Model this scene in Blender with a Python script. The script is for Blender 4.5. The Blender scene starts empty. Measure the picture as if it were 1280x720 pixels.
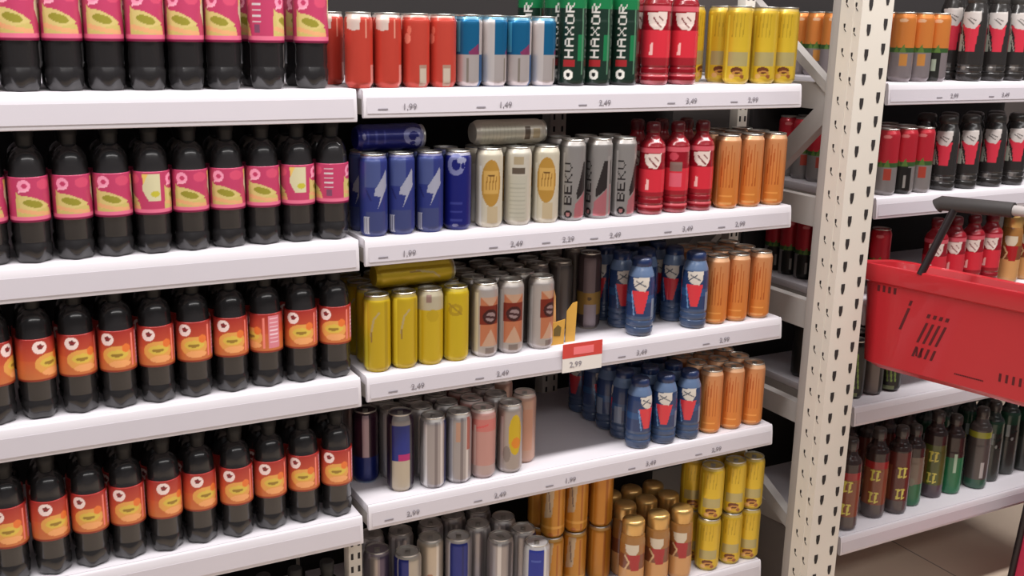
import bpy, bmesh, math, random
import numpy as np
from mathutils import Vector, Matrix
R_ = random.Random(7)
scene = bpy.context.scene
COL = scene.collection
# ------------------------------------------------------------------ camera
cd = bpy.data.cameras.new('camera'); cam = bpy.data.objects.new('camera', cd); COL.objects.link(cam)
Fv = Vector((0.46115172, 0.8531499, -0.24387361)); Rv = Vector((0.88199654, -0.4707963, 0.02080751)); Uv = Vector((0.09706287, 0.2246911, 0.96958378))
M = Matrix((Rv, Uv, -Fv)).transposed().to_4x4(); M.translation = Vector((0, -1.76, 1.55))
cam.matrix_world = M
cd.sensor_width = 36; cd.lens = 1331.6 / 1280 * 36; cd.clip_start = .02
scene.camera = cam
# ------------------------------------------------------------------ world, lights, exposure
w = bpy.data.worlds.new('store_air'); scene.world = w; w.use_nodes = True
w.node_tree.nodes['Background'].inputs[0].default_value = (.86, .84, .9, 1)
w.node_tree.nodes['Background'].inputs[1].default_value = .12
def area(name, loc, rot, sx, sy, e, c=(1, .97, .95)):
    l = bpy.data.lights.new(name, 'AREA'); l.shape = 'RECTANGLE'; l.size = sx; l.size_y = sy; l.energy = e; l.color = c
    o = bpy.data.objects.new(name, l); COL.objects.link(o); o.location = loc; o.rotation_euler = rot; return o
area('ceiling_strip_light', (1.0, -.72, 3.1), (math.radians(16), 0, 0), 6.0, .25, 150)
area('ceiling_strip_light', (1.0, -3.2, 3.1), (math.radians(48), 0, 0), 6.0, .35, 38)
vs = scene.view_settings
scene.display_settings.display_device = 'sRGB'
vs.view_transform = 'Standard'; vs.look = 'None'; vs.gamma = 1; vs.use_curve_mapping = False; vs.exposure = 0.0

# ------------------------------------------------------------------ materials
def lin(c):
    c = c / 255.0
    return c / 12.92 if c <= .04045 else ((c + .055) / 1.055) ** 2.4
def rgb(r, g, b): return (lin(r), lin(g), lin(b), 1)
MATS = {}
def mat(name, c, rough=.5, metal=0, noise=0, nscale=30, coat=0, bump=0, alpha=1, trans=0):
    if name in MATS: return MATS[name]
    m = bpy.data.materials.new(name); m.use_nodes = True; MATS[name] = m
    nt = m.node_tree; b = nt.nodes['Principled BSDF']
    b.inputs['Roughness'].default_value = rough; b.inputs['Metallic'].default_value = metal
    b.inputs['Coat Weight'].default_value = coat; b.inputs['Base Color'].default_value = c
    b.inputs['Transmission Weight'].default_value = trans
    if noise or bump:
        tc = nt.nodes.new('ShaderNodeTexCoord'); n = nt.nodes.new('ShaderNodeTexNoise'); n.inputs['Scale'].default_value = nscale
        n.inputs['Detail'].default_value = 4
        nt.links.new(tc.outputs['Object'], n.inputs['Vector'])
        if noise:
            mx = nt.nodes.new('ShaderNodeMix'); mx.data_type = 'RGBA'
            mx.inputs[6].default_value = c; mx.inputs[7].default_value = tuple(x * (1 - noise) for x in c[:3]) + (1,)
            nt.links.new(n.outputs['Fac'], mx.inputs[0]); nt.links.new(mx.outputs[2], b.inputs['Base Color'])
        if bump:
            bp = nt.nodes.new('ShaderNodeBump'); bp.inputs['Strength'].default_value = bump; bp.inputs['Distance'].default_value = .002
            nt.links.new(n.outputs['Fac'], bp.inputs['Height']); nt.links.new(bp.outputs[0], b.inputs['Normal'])
    return m
def printed(name, rough, metal, coat=.3):
    if name in MATS: return MATS[name]
    m = mat(name, (1, 1, 1, 1), rough, metal, coat=coat); nt = m.node_tree
    a = nt.nodes.new('ShaderNodeVertexColor'); a.layer_name = 'print'
    nt.links.new(a.outputs['Color'], nt.nodes['Principled BSDF'].inputs['Base Color'])
    return m
P_CAN = printed('printed_aluminium', .38, .35); P_SIL = printed('printed_bare_aluminium', .36, .62)
P_LAB = printed('printed_plastic_film', .38, 0, .15); P_PET = printed('tinted_plastic_bottle', .26, 0, .35)
WHITE = mat('white_powder_coat', rgb(218, 213, 219), .42, noise=.05, nscale=12)
CREAM = mat('cream_rack_paint', rgb(220, 213, 202), .5, noise=.06, nscale=9)
GREYP = mat('grey_bracket_paint', rgb(168, 162, 158), .5, noise=.08, nscale=9)
HOLE = mat('dark_slot', rgb(38, 32, 32), .8, noise=.1)
DARK = mat('dark_back_panel', rgb(30, 25, 25), .85, noise=.25, nscale=4)
LID = mat('brushed_aluminium', rgb(190, 188, 182), .35, .85, noise=.12, nscale=80)
COLA = mat('cola_filled_plastic', rgb(38, 36, 37), .24, 0, coat=.5, noise=.2, nscale=20)
BCAP = mat('black_cap_plastic', rgb(14, 13, 14), .6, noise=.1)
TILE = None

# ------------------------------------------------------------------ mesh helpers
class MB:
    def __init__(s): s.bm = bmesh.new()
    def box(s, x0, x1, y0, y1, z0, z1, bev=0, mi=0):
        vs_ = [s.bm.verts.new((x, y, z)) for z in (z0, z1) for y in (y0, y1) for x in (x0, x1)]
        fs = [s.bm.faces.new([vs_[i] for i in f]) for f in ((0, 2, 3, 1), (4, 5, 7, 6), (0, 1, 5, 4), (2, 6, 7, 3), (0, 4, 6, 2), (1, 3, 7, 5))]
        for f in fs: f.material_index = mi
        if bev:
            es = list({e for f in fs for e in f.edges})
            bmesh.ops.bevel(s.bm, geom=es, offset=bev, segments=2, affect='EDGES', profile=.5)
        return s
    def prism(s, pts, axis, a0, a1, mi=0):
        """pts: 2-D outline; axis 'x' -> (y,z) outline extruded in x; 'y' -> (x,z); 'z' -> (x,y)"""
        def P(p, a): return {'x': (a, p[0], p[1]), 'y': (p[0], a, p[1]), 'z': (p[0], p[1], a)}[axis]
        A = [s.bm.verts.new(P(p, a0)) for p in pts]; B = [s.bm.verts.new(P(p, a1)) for p in pts]
        n = len(pts); fs = [s.bm.faces.new(A), s.bm.faces.new(B[::-1])]
        for i in range(n): fs.append(s.bm.faces.new((A[i], B[i], B[(i + 1) % n], A[(i + 1) % n])))
        for f in fs: f.material_index = mi
        bmesh.ops.recalc_face_normals(s.bm, faces=fs)
        return s
    def lathe(s, prof, n=24, mi=0, mod=None, c=(0, 0, 0)):
        rings = []
        for r, z in prof:
            ring = []
            for i in range(n):
                t = 2 * math.pi * i / n; rr = r * (mod(t, z) if mod else 1)
                ring.append(s.bm.verts.new((c[0] + rr * math.sin(t), c[1] - rr * math.cos(t), c[2] + z)))
            rings.append(ring)
        fs = []
        for a, b in zip(rings, rings[1:]):
            for i in range(n):
                fs.append(s.bm.faces.new((a[i], a[(i + 1) % n], b[(i + 1) % n], b[i])))
        fs.append(s.bm.faces.new(rings[0][::-1])); fs.append(s.bm.faces.new(rings[-1]))
        for f in fs: f.smooth = True; f.material_index = mi
        bmesh.ops.recalc_face_normals(s.bm, faces=fs)
        return s
    def tube(s, pts, r, n=10, flat=1.0):
        pts = [Vector(p) for p in pts]; rings = []
        for i, p in enumerate(pts):
            d = (pts[min(i + 1, len(pts) - 1)] - pts[max(i - 1, 0)]).normalized()
            up = Vector((0, 1, 0)) if abs(d.y) < .9 else Vector((0, 0, 1))
            a = d.cross(up).normalized(); b = d.cross(a).normalized()
            rings.append([s.bm.verts.new(p + a * r * math.cos(2 * math.pi * k / n) + b * r * flat * math.sin(2 * math.pi * k / n)) for k in range(n)])
        fs = []
        for a, b in zip(rings, rings[1:]):
            for k in range(n): fs.append(s.bm.faces.new((a[k], a[(k + 1) % n], b[(k + 1) % n], b[k])))
        fs += [s.bm.faces.new(rings[0]), s.bm.faces.new(rings[-1][::-1])]
        for f in fs: f.smooth = True
        bmesh.ops.recalc_face_normals(s.bm, faces=fs)
        return s
    def mesh(s, name, *mats):
        me = bpy.data.meshes.new(name); s.bm.to_mesh(me); s.bm.free()
        for m in mats: me.materials.append(m)
        try: me.set_sharp_from_angle(angle=math.radians(40))
        except Exception: pass
        return me
def link(name, me, parent=None):
    o = bpy.data.objects.new(name, me); COL.objects.link(o)
    if parent: o.parent = parent
    return o
def tag(o, label, cat, group=None):
    o['label'] = label; o['category'] = cat
    if group: o['group'] = group
    return o
def empty(name, loc, rz=0):
    o = bpy.data.objects.new(name, None); COL.objects.link(o); o.location = loc; o.rotation_euler = (0, 0, rz)
    o.empty_display_size = .02; return o
def struct(name, me):
    o = link(name, me); o['kind'] = 'structure'; return o

# ------------------------------------------------------------------ printed artwork, painted in mm on the unrolled side of a can or bottle
GLYPH = {'A': '01110100011000111111100011000110001', 'B': '11110100011000111110100011000111110', 'E': '11111100001000011110100001000011111',
         'H': '10001100011000111111100011000110001', 'K': '10001100101010011000101001001010001', 'O': '01110100011000110001100011000101110',
         'R': '11110100011000111110101001001010001', 'V': '10001100011000110001100010101000100', 'X': '10001100010101000100010101000110001',
         'S': '01111100001000001110000010000111110', 'M': '10001110111010110101100011000110001', 'T': '11111001000010000100001000010000100'}
class Art:
    def __init__(s, r, h, n=108, m=None):
        s.r = r; s.h = h; s.n = n; s.m = m or max(12, int(h / 1.5))
        s.th = (np.arange(n) / n * 2 - 1) * math.pi
        s.S, s.Z = np.meshgrid(s.th * r, np.linspace(0, h, s.m + 1)); s.C = np.ones(s.S.shape + (3,))
    def put(s, mask, c, a=1.0):
        c = np.array([lin(x) for x in c]); s.C[mask] = s.C[mask] * (1 - a) + c * a
    def fill(s, c): s.C[:] = [lin(x) for x in c]
    def rect(s, s0, s1, z0, z1, c, a=1): s.put((s.S >= s0) & (s.S <= s1) & (s.Z >= z0) & (s.Z <= z1), c, a)
    def ell(s, cs, cz, a_, b_, c, rot=0, ring=None, a=1):
        x = s.S - cs; z = s.Z - cz; ca, sa = math.cos(rot), math.sin(rot)
        d = np.sqrt(((x * ca + z * sa) / a_) ** 2 + ((-x * sa + z * ca) / b_) ** 2)
        m = d <= 1
        if ring: m &= d >= ring
        s.put(m, c, a)
    def poly(s, pts, c, a=1):
        m = np.zeros(s.S.shape, bool); n = len(pts)
        for i in range(n):
            x0, z0 = pts[i]; x1, z1 = pts[(i + 1) % n]
            if z0 == z1: continue
            cr = ((z0 > s.Z) != (z1 > s.Z)) & (s.S < (x1 - x0) * (s.Z - z0) / (z1 - z0) + x0); m ^= cr
        s.put(m, c, a)
    def line(s, pts, wd, c, a=1):
        for (x0, z0), (x1, z1) in zip(pts, pts[1:]):
            L = max(1e-6, (x1 - x0) ** 2 + (z1 - z0) ** 2)
            t = np.clip(((s.S - x0) * (x1 - x0) + (s.Z - z0) * (z1 - z0)) / L, 0, 1)
            s.put((s.S - x0 - t * (x1 - x0)) ** 2 + (s.Z - z0 - t * (z1 - z0)) ** 2 <= (wd / 2) ** 2, c, a)
    def vtext(s, txt, cs, z0, cell, c, up=1.0):
        """reads bottom to top, letters turned a quarter turn"""
        for k, ch in enumerate(txt):
            g = GLYPH[ch]
            for i in range(35):
                if g[i] == '1':
                    row, colm = divmod(i, 5)
                    x = cs + (row - 3) * cell; z = z0 + (k * 6 + colm) * cell * up
                    s.rect(x - cell * .5, x + cell * .5, z - cell * up * .5, z + cell * up * .5, c)
    def grad(s, z0, z1, c0, c1):
        m = (s.Z >= z0) & (s.Z <= z1); t = ((s.Z[m] - z0) / (z1 - z0))[:, None]
        a = np.array([lin(x) for x in c0]); b = np.array([lin(x) for x in c1]); s.C[m] = a * (1 - t) + b * t
    def mesh(s, name, prof, m_):
        """prof(z_m) -> radius in m; builds the printed surface and caps its ends"""
        zs = np.linspace(0, s.h / 1000, s.m + 1); n = s.n; me = bpy.data.meshes.new(name)
        rr = np.array([prof(z) for z in zs])
        V = np.zeros((s.m + 1, n, 3)); V[:, :, 0] = rr[:, None] * np.sin(s.th); V[:, :, 1] = -rr[:, None] * np.cos(s.th); V[:, :, 2] = zs[:, None]
        fs = []
        for j in range(s.m):
            for i in range(n):
                i2 = (i + 1) % n; fs.append((j * n + i, j * n + i2, (j + 1) * n + i2, (j + 1) * n + i))
        fs.append(tuple(range(n))[::-1]); fs.append(tuple(range(s.m * n, s.m * n + n)))
        me.from_pydata(V.reshape(-1, 3).tolist(), [], fs)
        ca = me.color_attributes.new('print', 'FLOAT_COLOR', 'POINT')
        ca.data.foreach_set('color', np.concatenate([s.C, np.ones(s.C.shape[:2] + (1,))], 2).astype(np.float32).ravel())
        sm = np.ones(len(fs), bool); sm[-2:] = False; me.polygons.foreach_set('use_smooth', sm)
        me.materials.append(m_); me.update(); return me

def lerp_prof(tab):
    zs = [t[0] for t in tab]; rs = [t[1] for t in tab]
    return lambda z: float(np.interp(z, zs, rs))

# ------------------------------------------------------------------ drink can designs
SIL = (176, 174, 172)
def can_art(kind, R, H):  # pale upright strips near the left edge are highlights painted into the print
    a = Art(R, H, m=int(H / 1.5)); hh = H
    if kind == 'red':
        a.fill((194, 66, 52)); a.rect(-99, 99, H - 5, H, (200, 190, 186)); a.poly([(-24, H), (4, H), (2, H - 26), (-10, H - 28), (-22, H - 24)], (222, 200, 190)); a.rect(12, 15, H - 40, H - 8, (226, 150, 130))
        a.rect(24, 36, 4, 40, (220, 150, 140))
    elif kind == 'red_side':
        a.fill((194, 68, 54)); a.rect(-99, 99, H - 4, H, (224, 180, 170)); a.ell(-16, H - 40, 7, 9, (236, 140, 120)); a.ell(-12, H - 26, 4, 8, (226, 120, 100))
        a.rect(6, 22, 2, 40, (176, 140, 122)); a.rect(8, 20, 8, 34, (205, 188, 170))
    elif kind in ('quarter', 'quarter_back'):
        a.fill((196, 186, 184)); o = 0 if kind == 'quarter' else 26
        a.rect(-99, 99, H - 5, H, (120, 170, 196)); a.rect(-30 + o, 22 + o, H * .46, H - 5, (26, 106, 152)); a.rect(-26, -16 if o == 0 else -30, H * .5, H - 8, (96, 186, 214)); a.rect(-24, -24 + o, 3, H - 5, (216, 208, 206))  # light blue and whitish left strips are painted highlights, not print
        a.rect(22 + o, 60 + o, 3, H * .46, (32, 88, 140)); a.poly([(0 + o, H * .5), (20 + o, H * .62), (22 + o, H * .46), (2 + o, H * .46)], (150, 66, 110))
        a.rect(-99, 99, 0, 3, (110, 120, 140)); a.rect(-4 + o, 0 + o, 8, H * .42, (150, 140, 130))
    elif kind == 'blue':
        a.fill((48, 58, 128)); a.rect(-99, 99, H - 4, H, (120, 120, 160)); a.rect(-22, 8, H * .62, H - 5, (76, 88, 142)); a.rect(-20, 20, 3, H * .32, (66, 74, 124))
        a.poly([(-2, H * .60), (22, H * .84), (24, H * .62), (14, H * .52), (2, H * .34), (8, H * .5), (-4, H * .52)], (168, 170, 190))
        a.line([(-18, H * .58), (-10, H * .46)], 3, (36, 40, 100)); a.rect(-24, -12, 5, H * .26, (196, 196, 208))
        for k in range(5): a.rect(-23 + k * 2.4, -22.2 + k * 2.4, 7, H * .24, (90, 90, 110))
    elif kind == 'blue_crest':
        a.fill((22, 28, 112)); a.rect(-99, 99, H - 5, H, (170, 170, 190)); a.ell(-3, H - 22, 17, 20, (126, 130, 176), ring=.5); a.ell(8, H - 14, 9, 6, (160, 164, 196)); a.ell(10, H - 24, 3.5, 6, (22, 28, 112))
        for k in range(3): a.rect(-14, 10, H * .12 + k * 16, H * .12 + k * 16 + 4, (56, 62, 140))
        a.ell(-4, 10, 6, 3, (120, 120, 160))
    elif kind == 'gold':
        a.fill((206, 198, 178)); a.rect(-99, 99, H - 7, H, (216, 208, 190)); a.ell(2, H * .58, 20, 44, (184, 140, 62)); a.rect(-13, 17, H * .44, H * .74, (210, 168, 92))
        for k in range(4): a.line([(-8 + k * 6, H * .5), (-6 + k * 6, H * .66)], 1.8, (150, 106, 44))
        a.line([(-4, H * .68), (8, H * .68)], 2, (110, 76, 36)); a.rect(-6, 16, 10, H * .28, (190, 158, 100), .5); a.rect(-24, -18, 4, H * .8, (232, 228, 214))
    elif kind == 'cream_back':
        a.fill((200, 194, 180)); a.rect(-99, 99, H - 6, H, (218, 212, 200)); a.rect(-12, 14, H * .68, H * .76, (96, 84, 72)); a.rect(-8, 12, H * .8, H * .9, (176, 160, 130)); a.rect(-20, 20, 10, H * .66, (192, 188, 172))
        for k in range(9): a.rect(-16, 16, 16 + k * 8, 17.5 + k * 8, (176, 172, 156))
    elif kind in ('verve', 'verve_side'):
        a.fill((160, 156, 154)); a.rect(-99, 99, H - 8, H, (196, 190, 186)); o = 0 if kind == 'verve' else -16
        a.poly([(10 + o, H * .36), (26 + o, H * .74), (44 + o, H * .76), (46 + o, H * .46), (12 + o, H * .28)], (56, 50, 50))
        a.poly([(6 + o, 6), (8 + o, H * .22), (44 + o, H * .46), (48 + o, 8)], (196, 120, 128)); a.rect(34 + o, 42 + o, 4, H * .8, (176, 170, 168))
        a.vtext('BEKV', -8 + o, H * .22, 2.4, (46, 40, 42), 1.5); a.ell(-6 + o, 14, 8, 8, (40, 36, 38), ring=.5); a.ell(-6 + o, 14, 4, 4, (190, 130, 130))
        a.rect(-20 + o, -16 + o, 4, H * .86, (200, 196, 194))
    elif kind == 'orange':
        a.fill((214, 134, 66)); a.rect(-99, 99, H - 9, H, (226, 176, 136)); a.rect(-99, 99, 0, 5, (204, 150, 96)); a.grad(5, H * .5, (220, 132, 54), (214, 132, 66)); a.grad(H * .5, H - 9, (214, 132, 66), (208, 142, 94))
        for k, (x, l) in enumerate(((-12, .5), (-6, .56), (0, .5), (7, .58), (13, .48))): a.line([(x, H * .3), (x + 1, H * (.3 + l))], 1.8, (184, 92, 36))
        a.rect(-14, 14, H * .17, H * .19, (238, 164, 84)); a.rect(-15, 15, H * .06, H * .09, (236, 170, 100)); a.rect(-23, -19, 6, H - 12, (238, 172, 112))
    elif kind == 'yellow_burger':
        a.fill((214, 180, 46)); a.rect(-99, 99, H - 5, H, (200, 174, 96)); a.grad(H * .45, H - 5, (216, 182, 48), (202, 166, 42))
        for x in (-12, -5, 3, 10): a.line([(x, H * .62), (x + 2, H * .92)], 2, (178, 148, 36))
        a.rect(-18, 26, H * .24, H * .42, (178, 164, 110)); a.ell(2, H * .18, 13, 7, (108, 58, 32)); a.ell(4, H * .14, 12, 6, (196, 140, 70), ring=.55); a.ell(-8, H * .1, 6, 5, (222, 176, 110)); a.ell(14, H * .1, 5, 4, (150, 90, 50))
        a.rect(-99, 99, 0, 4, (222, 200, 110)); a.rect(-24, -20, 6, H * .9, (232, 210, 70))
    elif kind == 'yellow':
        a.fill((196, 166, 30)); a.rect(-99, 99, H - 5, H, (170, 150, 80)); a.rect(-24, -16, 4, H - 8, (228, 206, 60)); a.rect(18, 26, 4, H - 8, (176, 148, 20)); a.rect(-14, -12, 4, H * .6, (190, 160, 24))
        a.line([(-8, H * .5), (-2, H * .72), (8, H * .8)], 4, (186, 166, 110)); a.line([(-6, H * .42), (-6, H * .54)], 3, (150, 120, 60))
    elif kind == 'yellow_silver_top':
        a.fill((200, 170, 32)); a.rect(-99, 99, H * .76, H, (186, 176, 150)); a.ell(6, H * .68, 12, 12, (190, 160, 30)); a.rect(-24, -17, 4, H * .76, (230, 210, 70)); a.rect(-6, 4, H * .86, H * .96, (150, 120, 110))
    elif kind == 'yellow_ring':
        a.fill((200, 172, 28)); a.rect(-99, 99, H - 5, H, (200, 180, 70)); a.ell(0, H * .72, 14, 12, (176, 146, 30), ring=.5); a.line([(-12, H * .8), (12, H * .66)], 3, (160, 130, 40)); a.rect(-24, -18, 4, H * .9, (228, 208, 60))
    elif kind in ('sepia', 'sepia_side'):
        o = 8 if kind == 'sepia' else 22
        a.fill((188, 180, 176)); a.rect(-99, 99, H - 6, H, (206, 198, 190)); a.rect(-21 + o, 21 + o, H * .16, H * .84, (204, 128, 92)); a.poly([(-21 + o, H * .84), (0 + o, H * .7), (21 + o, H * .84)], (214, 174, 146)); a.rect(-22 + o, 22 + o, H * .46, H * .72, (132, 48, 34))
        a.ell(0 + o, H * .57, 16, 15, (70, 34, 34)); a.ell(0 + o, H * .57, 11, 9, (168, 144, 146)); a.line([(-11 + o, H * .58), (11 + o, H * .55)], 5, (76, 44, 48))
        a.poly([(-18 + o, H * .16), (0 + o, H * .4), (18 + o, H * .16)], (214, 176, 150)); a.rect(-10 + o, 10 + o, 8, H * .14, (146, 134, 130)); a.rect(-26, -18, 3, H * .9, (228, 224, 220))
    elif kind in ('silver', 'silver_blue', 'silver_orange'):
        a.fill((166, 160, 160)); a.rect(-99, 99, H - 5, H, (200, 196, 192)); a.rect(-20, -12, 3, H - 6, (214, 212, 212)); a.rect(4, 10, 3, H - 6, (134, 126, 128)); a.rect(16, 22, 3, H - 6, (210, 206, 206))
        if kind == 'silver_orange': a.rect(18, 26, H * .5, H - 6, (176, 110, 100)); a.rect(-6, 4, H * .62, H * .9, (188, 150, 130))
        if kind == 'silver_blue': a.rect(26, 50, 2, H - 5, (34, 40, 96))
    elif kind == 'rose':
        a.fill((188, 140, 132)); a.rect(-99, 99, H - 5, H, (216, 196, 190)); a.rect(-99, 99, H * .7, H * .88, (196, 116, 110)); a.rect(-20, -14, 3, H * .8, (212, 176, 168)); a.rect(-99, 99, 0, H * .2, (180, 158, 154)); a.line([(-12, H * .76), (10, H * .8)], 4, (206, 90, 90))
    elif kind == 'citrus':
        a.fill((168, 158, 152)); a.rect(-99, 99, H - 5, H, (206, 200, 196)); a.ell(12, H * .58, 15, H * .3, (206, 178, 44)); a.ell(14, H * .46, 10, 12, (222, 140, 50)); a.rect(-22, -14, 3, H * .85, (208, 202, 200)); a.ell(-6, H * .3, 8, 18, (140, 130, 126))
    elif kind == 'peach':
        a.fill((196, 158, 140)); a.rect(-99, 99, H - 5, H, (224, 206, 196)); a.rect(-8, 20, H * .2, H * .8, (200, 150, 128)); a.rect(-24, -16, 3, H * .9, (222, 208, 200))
    elif kind == 'navy_silver':
        a.fill((52, 26, 44)); a.rect(-99, 99, 0, H * .38, (20, 34, 104)); a.rect(-6, 6, H * .38, H - 4, (176, 150, 156)); a.rect(-99, 99, 0, 4, (150, 170, 200))
    elif kind == 'bull':
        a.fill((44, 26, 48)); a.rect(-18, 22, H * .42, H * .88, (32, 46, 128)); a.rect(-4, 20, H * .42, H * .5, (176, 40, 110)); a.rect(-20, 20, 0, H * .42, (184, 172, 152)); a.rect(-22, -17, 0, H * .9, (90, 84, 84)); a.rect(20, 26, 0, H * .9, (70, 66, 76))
        a.rect(-18, 22, H * .88, H, (150, 146, 146))
    elif kind == 'bull_blue':
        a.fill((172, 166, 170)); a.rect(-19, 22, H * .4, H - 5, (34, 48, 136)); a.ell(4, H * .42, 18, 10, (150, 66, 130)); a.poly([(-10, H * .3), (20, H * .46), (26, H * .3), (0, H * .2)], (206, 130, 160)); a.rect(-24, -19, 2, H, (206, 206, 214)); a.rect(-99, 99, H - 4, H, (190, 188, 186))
        a.rect(8, 12, H * .5, H - 8, (30, 40, 110))
    elif kind == 'blue_half':
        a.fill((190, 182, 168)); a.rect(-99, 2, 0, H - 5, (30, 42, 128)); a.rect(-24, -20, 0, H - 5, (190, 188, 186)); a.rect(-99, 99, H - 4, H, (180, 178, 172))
    elif kind == 'blue_framed':
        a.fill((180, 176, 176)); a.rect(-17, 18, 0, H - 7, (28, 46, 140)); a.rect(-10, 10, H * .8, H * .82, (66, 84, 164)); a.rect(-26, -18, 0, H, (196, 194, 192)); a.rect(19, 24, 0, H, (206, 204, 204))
    elif kind == 'ivory':
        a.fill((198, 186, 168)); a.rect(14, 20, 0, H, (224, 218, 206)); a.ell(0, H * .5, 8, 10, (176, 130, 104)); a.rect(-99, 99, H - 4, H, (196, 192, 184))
    elif kind == 'lilac':
        a.fill((142, 132, 138)); a.rect(-16, 0, 0, H - 6, (178, 168, 160)); a.rect(6, 30, 0, H - 6, (96, 84, 104)); a.rect(-99, 99, H - 4, H, (150, 140, 150))
    elif kind == 'brown_gold':
        a.fill((70, 56, 56)); a.rect(-99, 99, H * .2, H * .5, (150, 116, 56)); a.rect(-10, 18, 2, H * .34, (150, 136, 140)); a.rect(-12, 14, H * .5, H * .96, (112, 96, 98)); a.ell(2, H * .42, 5, 4, (90, 66, 40)); a.rect(-99, 99, 0, 4, (170, 160, 150))
    elif kind == 'grey':
        a.fill((104, 96, 92)); a.rect(-99, 99, H - 5, H, (150, 142, 134)); a.rect(-20, -12, 2, H, (130, 122, 118))
    elif kind == 'amber':
        a.fill((206, 142, 48)); a.rect(-99, 99, H - 6, H, (216, 172, 100)); a.poly([(-20, H * .36), (-14, H * .95), (4, H * .95), (-2, H * .4)], (196, 172, 140)); a.line([(-10, H * .86), (-6, H * .5)], 3, (130, 110, 96)); a.rect(12, 16, 4, H * .9, (180, 108, 32)); a.rect(-99, 99, H * .18, H * .22, (226, 170, 80)); a.ell(-4, 8, 7, 6, (186, 110, 40))
    elif kind == 'amber_plain':
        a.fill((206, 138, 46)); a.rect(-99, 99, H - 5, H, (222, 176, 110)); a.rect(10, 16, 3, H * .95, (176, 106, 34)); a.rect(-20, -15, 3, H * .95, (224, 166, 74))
    elif kind == 'green_top_orange' or kind == 'green_top_orange_dark' or kind.startswith('tomato'):
        top, base = ((212, 128, 58), (134, 124, 126)) if 'orange' in kind else ((190, 40, 54), (138, 132, 130))
        a.fill(base); a.rect(-99, 99, H * .48, H, top); a.ell(-2, H * .9, 10, 4, (236, 190, 150) if 'orange' in kind else (226, 130, 130)); a.rect(-99, 99, H * .44, H * .5, (60, 96, 50)); a.poly([(-18, H * .44), (-12, H * .54), (-6, H * .44), (4, H * .56), (10, H * .44)], (96, 130, 60))
        if 'dark' in kind: a.rect(-16, 12, 2, H * .44, (40, 40, 36)); a.rect(-8, 2, H * .16, H * .34, (170, 180, 160))
        else: a.rect(-4, 14, H * .24, H * .42, (204, 140, 70) if 'orange' in kind else (180, 72, 56))
        if kind == 'tomato_dark': a.rect(-20, 20, 0, H * .42, (32, 30, 28)); a.rect(2, 8, H * .1, H * .3, (160, 156, 150))
    elif kind in ('claw_can', 'claw_can_grey'):
        a.fill((40, 38, 36)); cl = (122, 150, 74)
        if kind == 'claw_can':
            for d in (-10, 0, 10): a.line([(d - 4, H * .8), (d, H * .5), (d + 5, H * .2)], 4, cl)
            a.rect(-14, 14, H * .05, H * .12, (130, 140, 100))
        else: a.rect(-18, 18, 2, H * .9, (118, 108, 104)); a.ell(0, H * .75, 8, 8, (70, 64, 60))
    return a

LIDS = {}
def lid_meshes(R):
    if R in LIDS: return LIDS[R]
    r = R / 1000
    b = MB().lathe([(r * .80, -.004), (r * .83, 0), (r * .885, .0), (r * .9, .0022), (r * .87, .0032), (r * .82, .0022), (r * .80, -.0012), (r * .2, -.0012), (.0005, -.0012)], 28)
    lid = b.mesh('lid', LID)
    t = MB(); t.box(-r * .2, r * .2, -r * .45, r * .3, -.0010, .0004, .0003); t.lathe([(r * .1, .0), (r * .1, .0012), (r * .02, .0012)], 10)
    tab = t.mesh('pull_tab', LID)
    LIDS[R] = (lid, tab); return LIDS[R]
BODY = {}
METALLIC = {'silver', 'silver_blue', 'silver_orange', 'verve', 'verve_side', 'quarter', 'quarter_back', 'citrus', 'grey', 'ivory', 'lilac', 'sepia', 'sepia_side'}
def can_body(kind, R, H):
    k = (kind, R, H)
    if k not in BODY:
        r, h = R / 1000, (H - 3) / 1000
        tab = [(0, r * .78), (.003, r * .84), (.008, r * .97), (.011, r), (h - .013, r), (h - .009, r * .985), (h - .003, r * .90), (h, r * .86)]
        BODY[k] = can_art(kind, R, H - 3).mesh('can_body', lerp_prof(tab), P_SIL if kind in METALLIC else P_CAN)
    return BODY[k]
def face(x, y): return -math.atan2(x, 1.76 + y)
def can(kind, x, y, z, R=25.5, H=148, label='', group=None, turn=0, rz=None, tabs=True):
    t = empty('drink_can', (x, y, z), face(x, y) + math.radians(turn) if rz is None else rz); tag(t, label, 'can', group)
    link('can_body', can_body(kind, R, H), t)
    lm, tm = lid_meshes(R); l = link('lid', lm, t); l.location.z = (H - 3) / 1000
    if tabs: link('pull_tab', tm, l)
    return t

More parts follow.
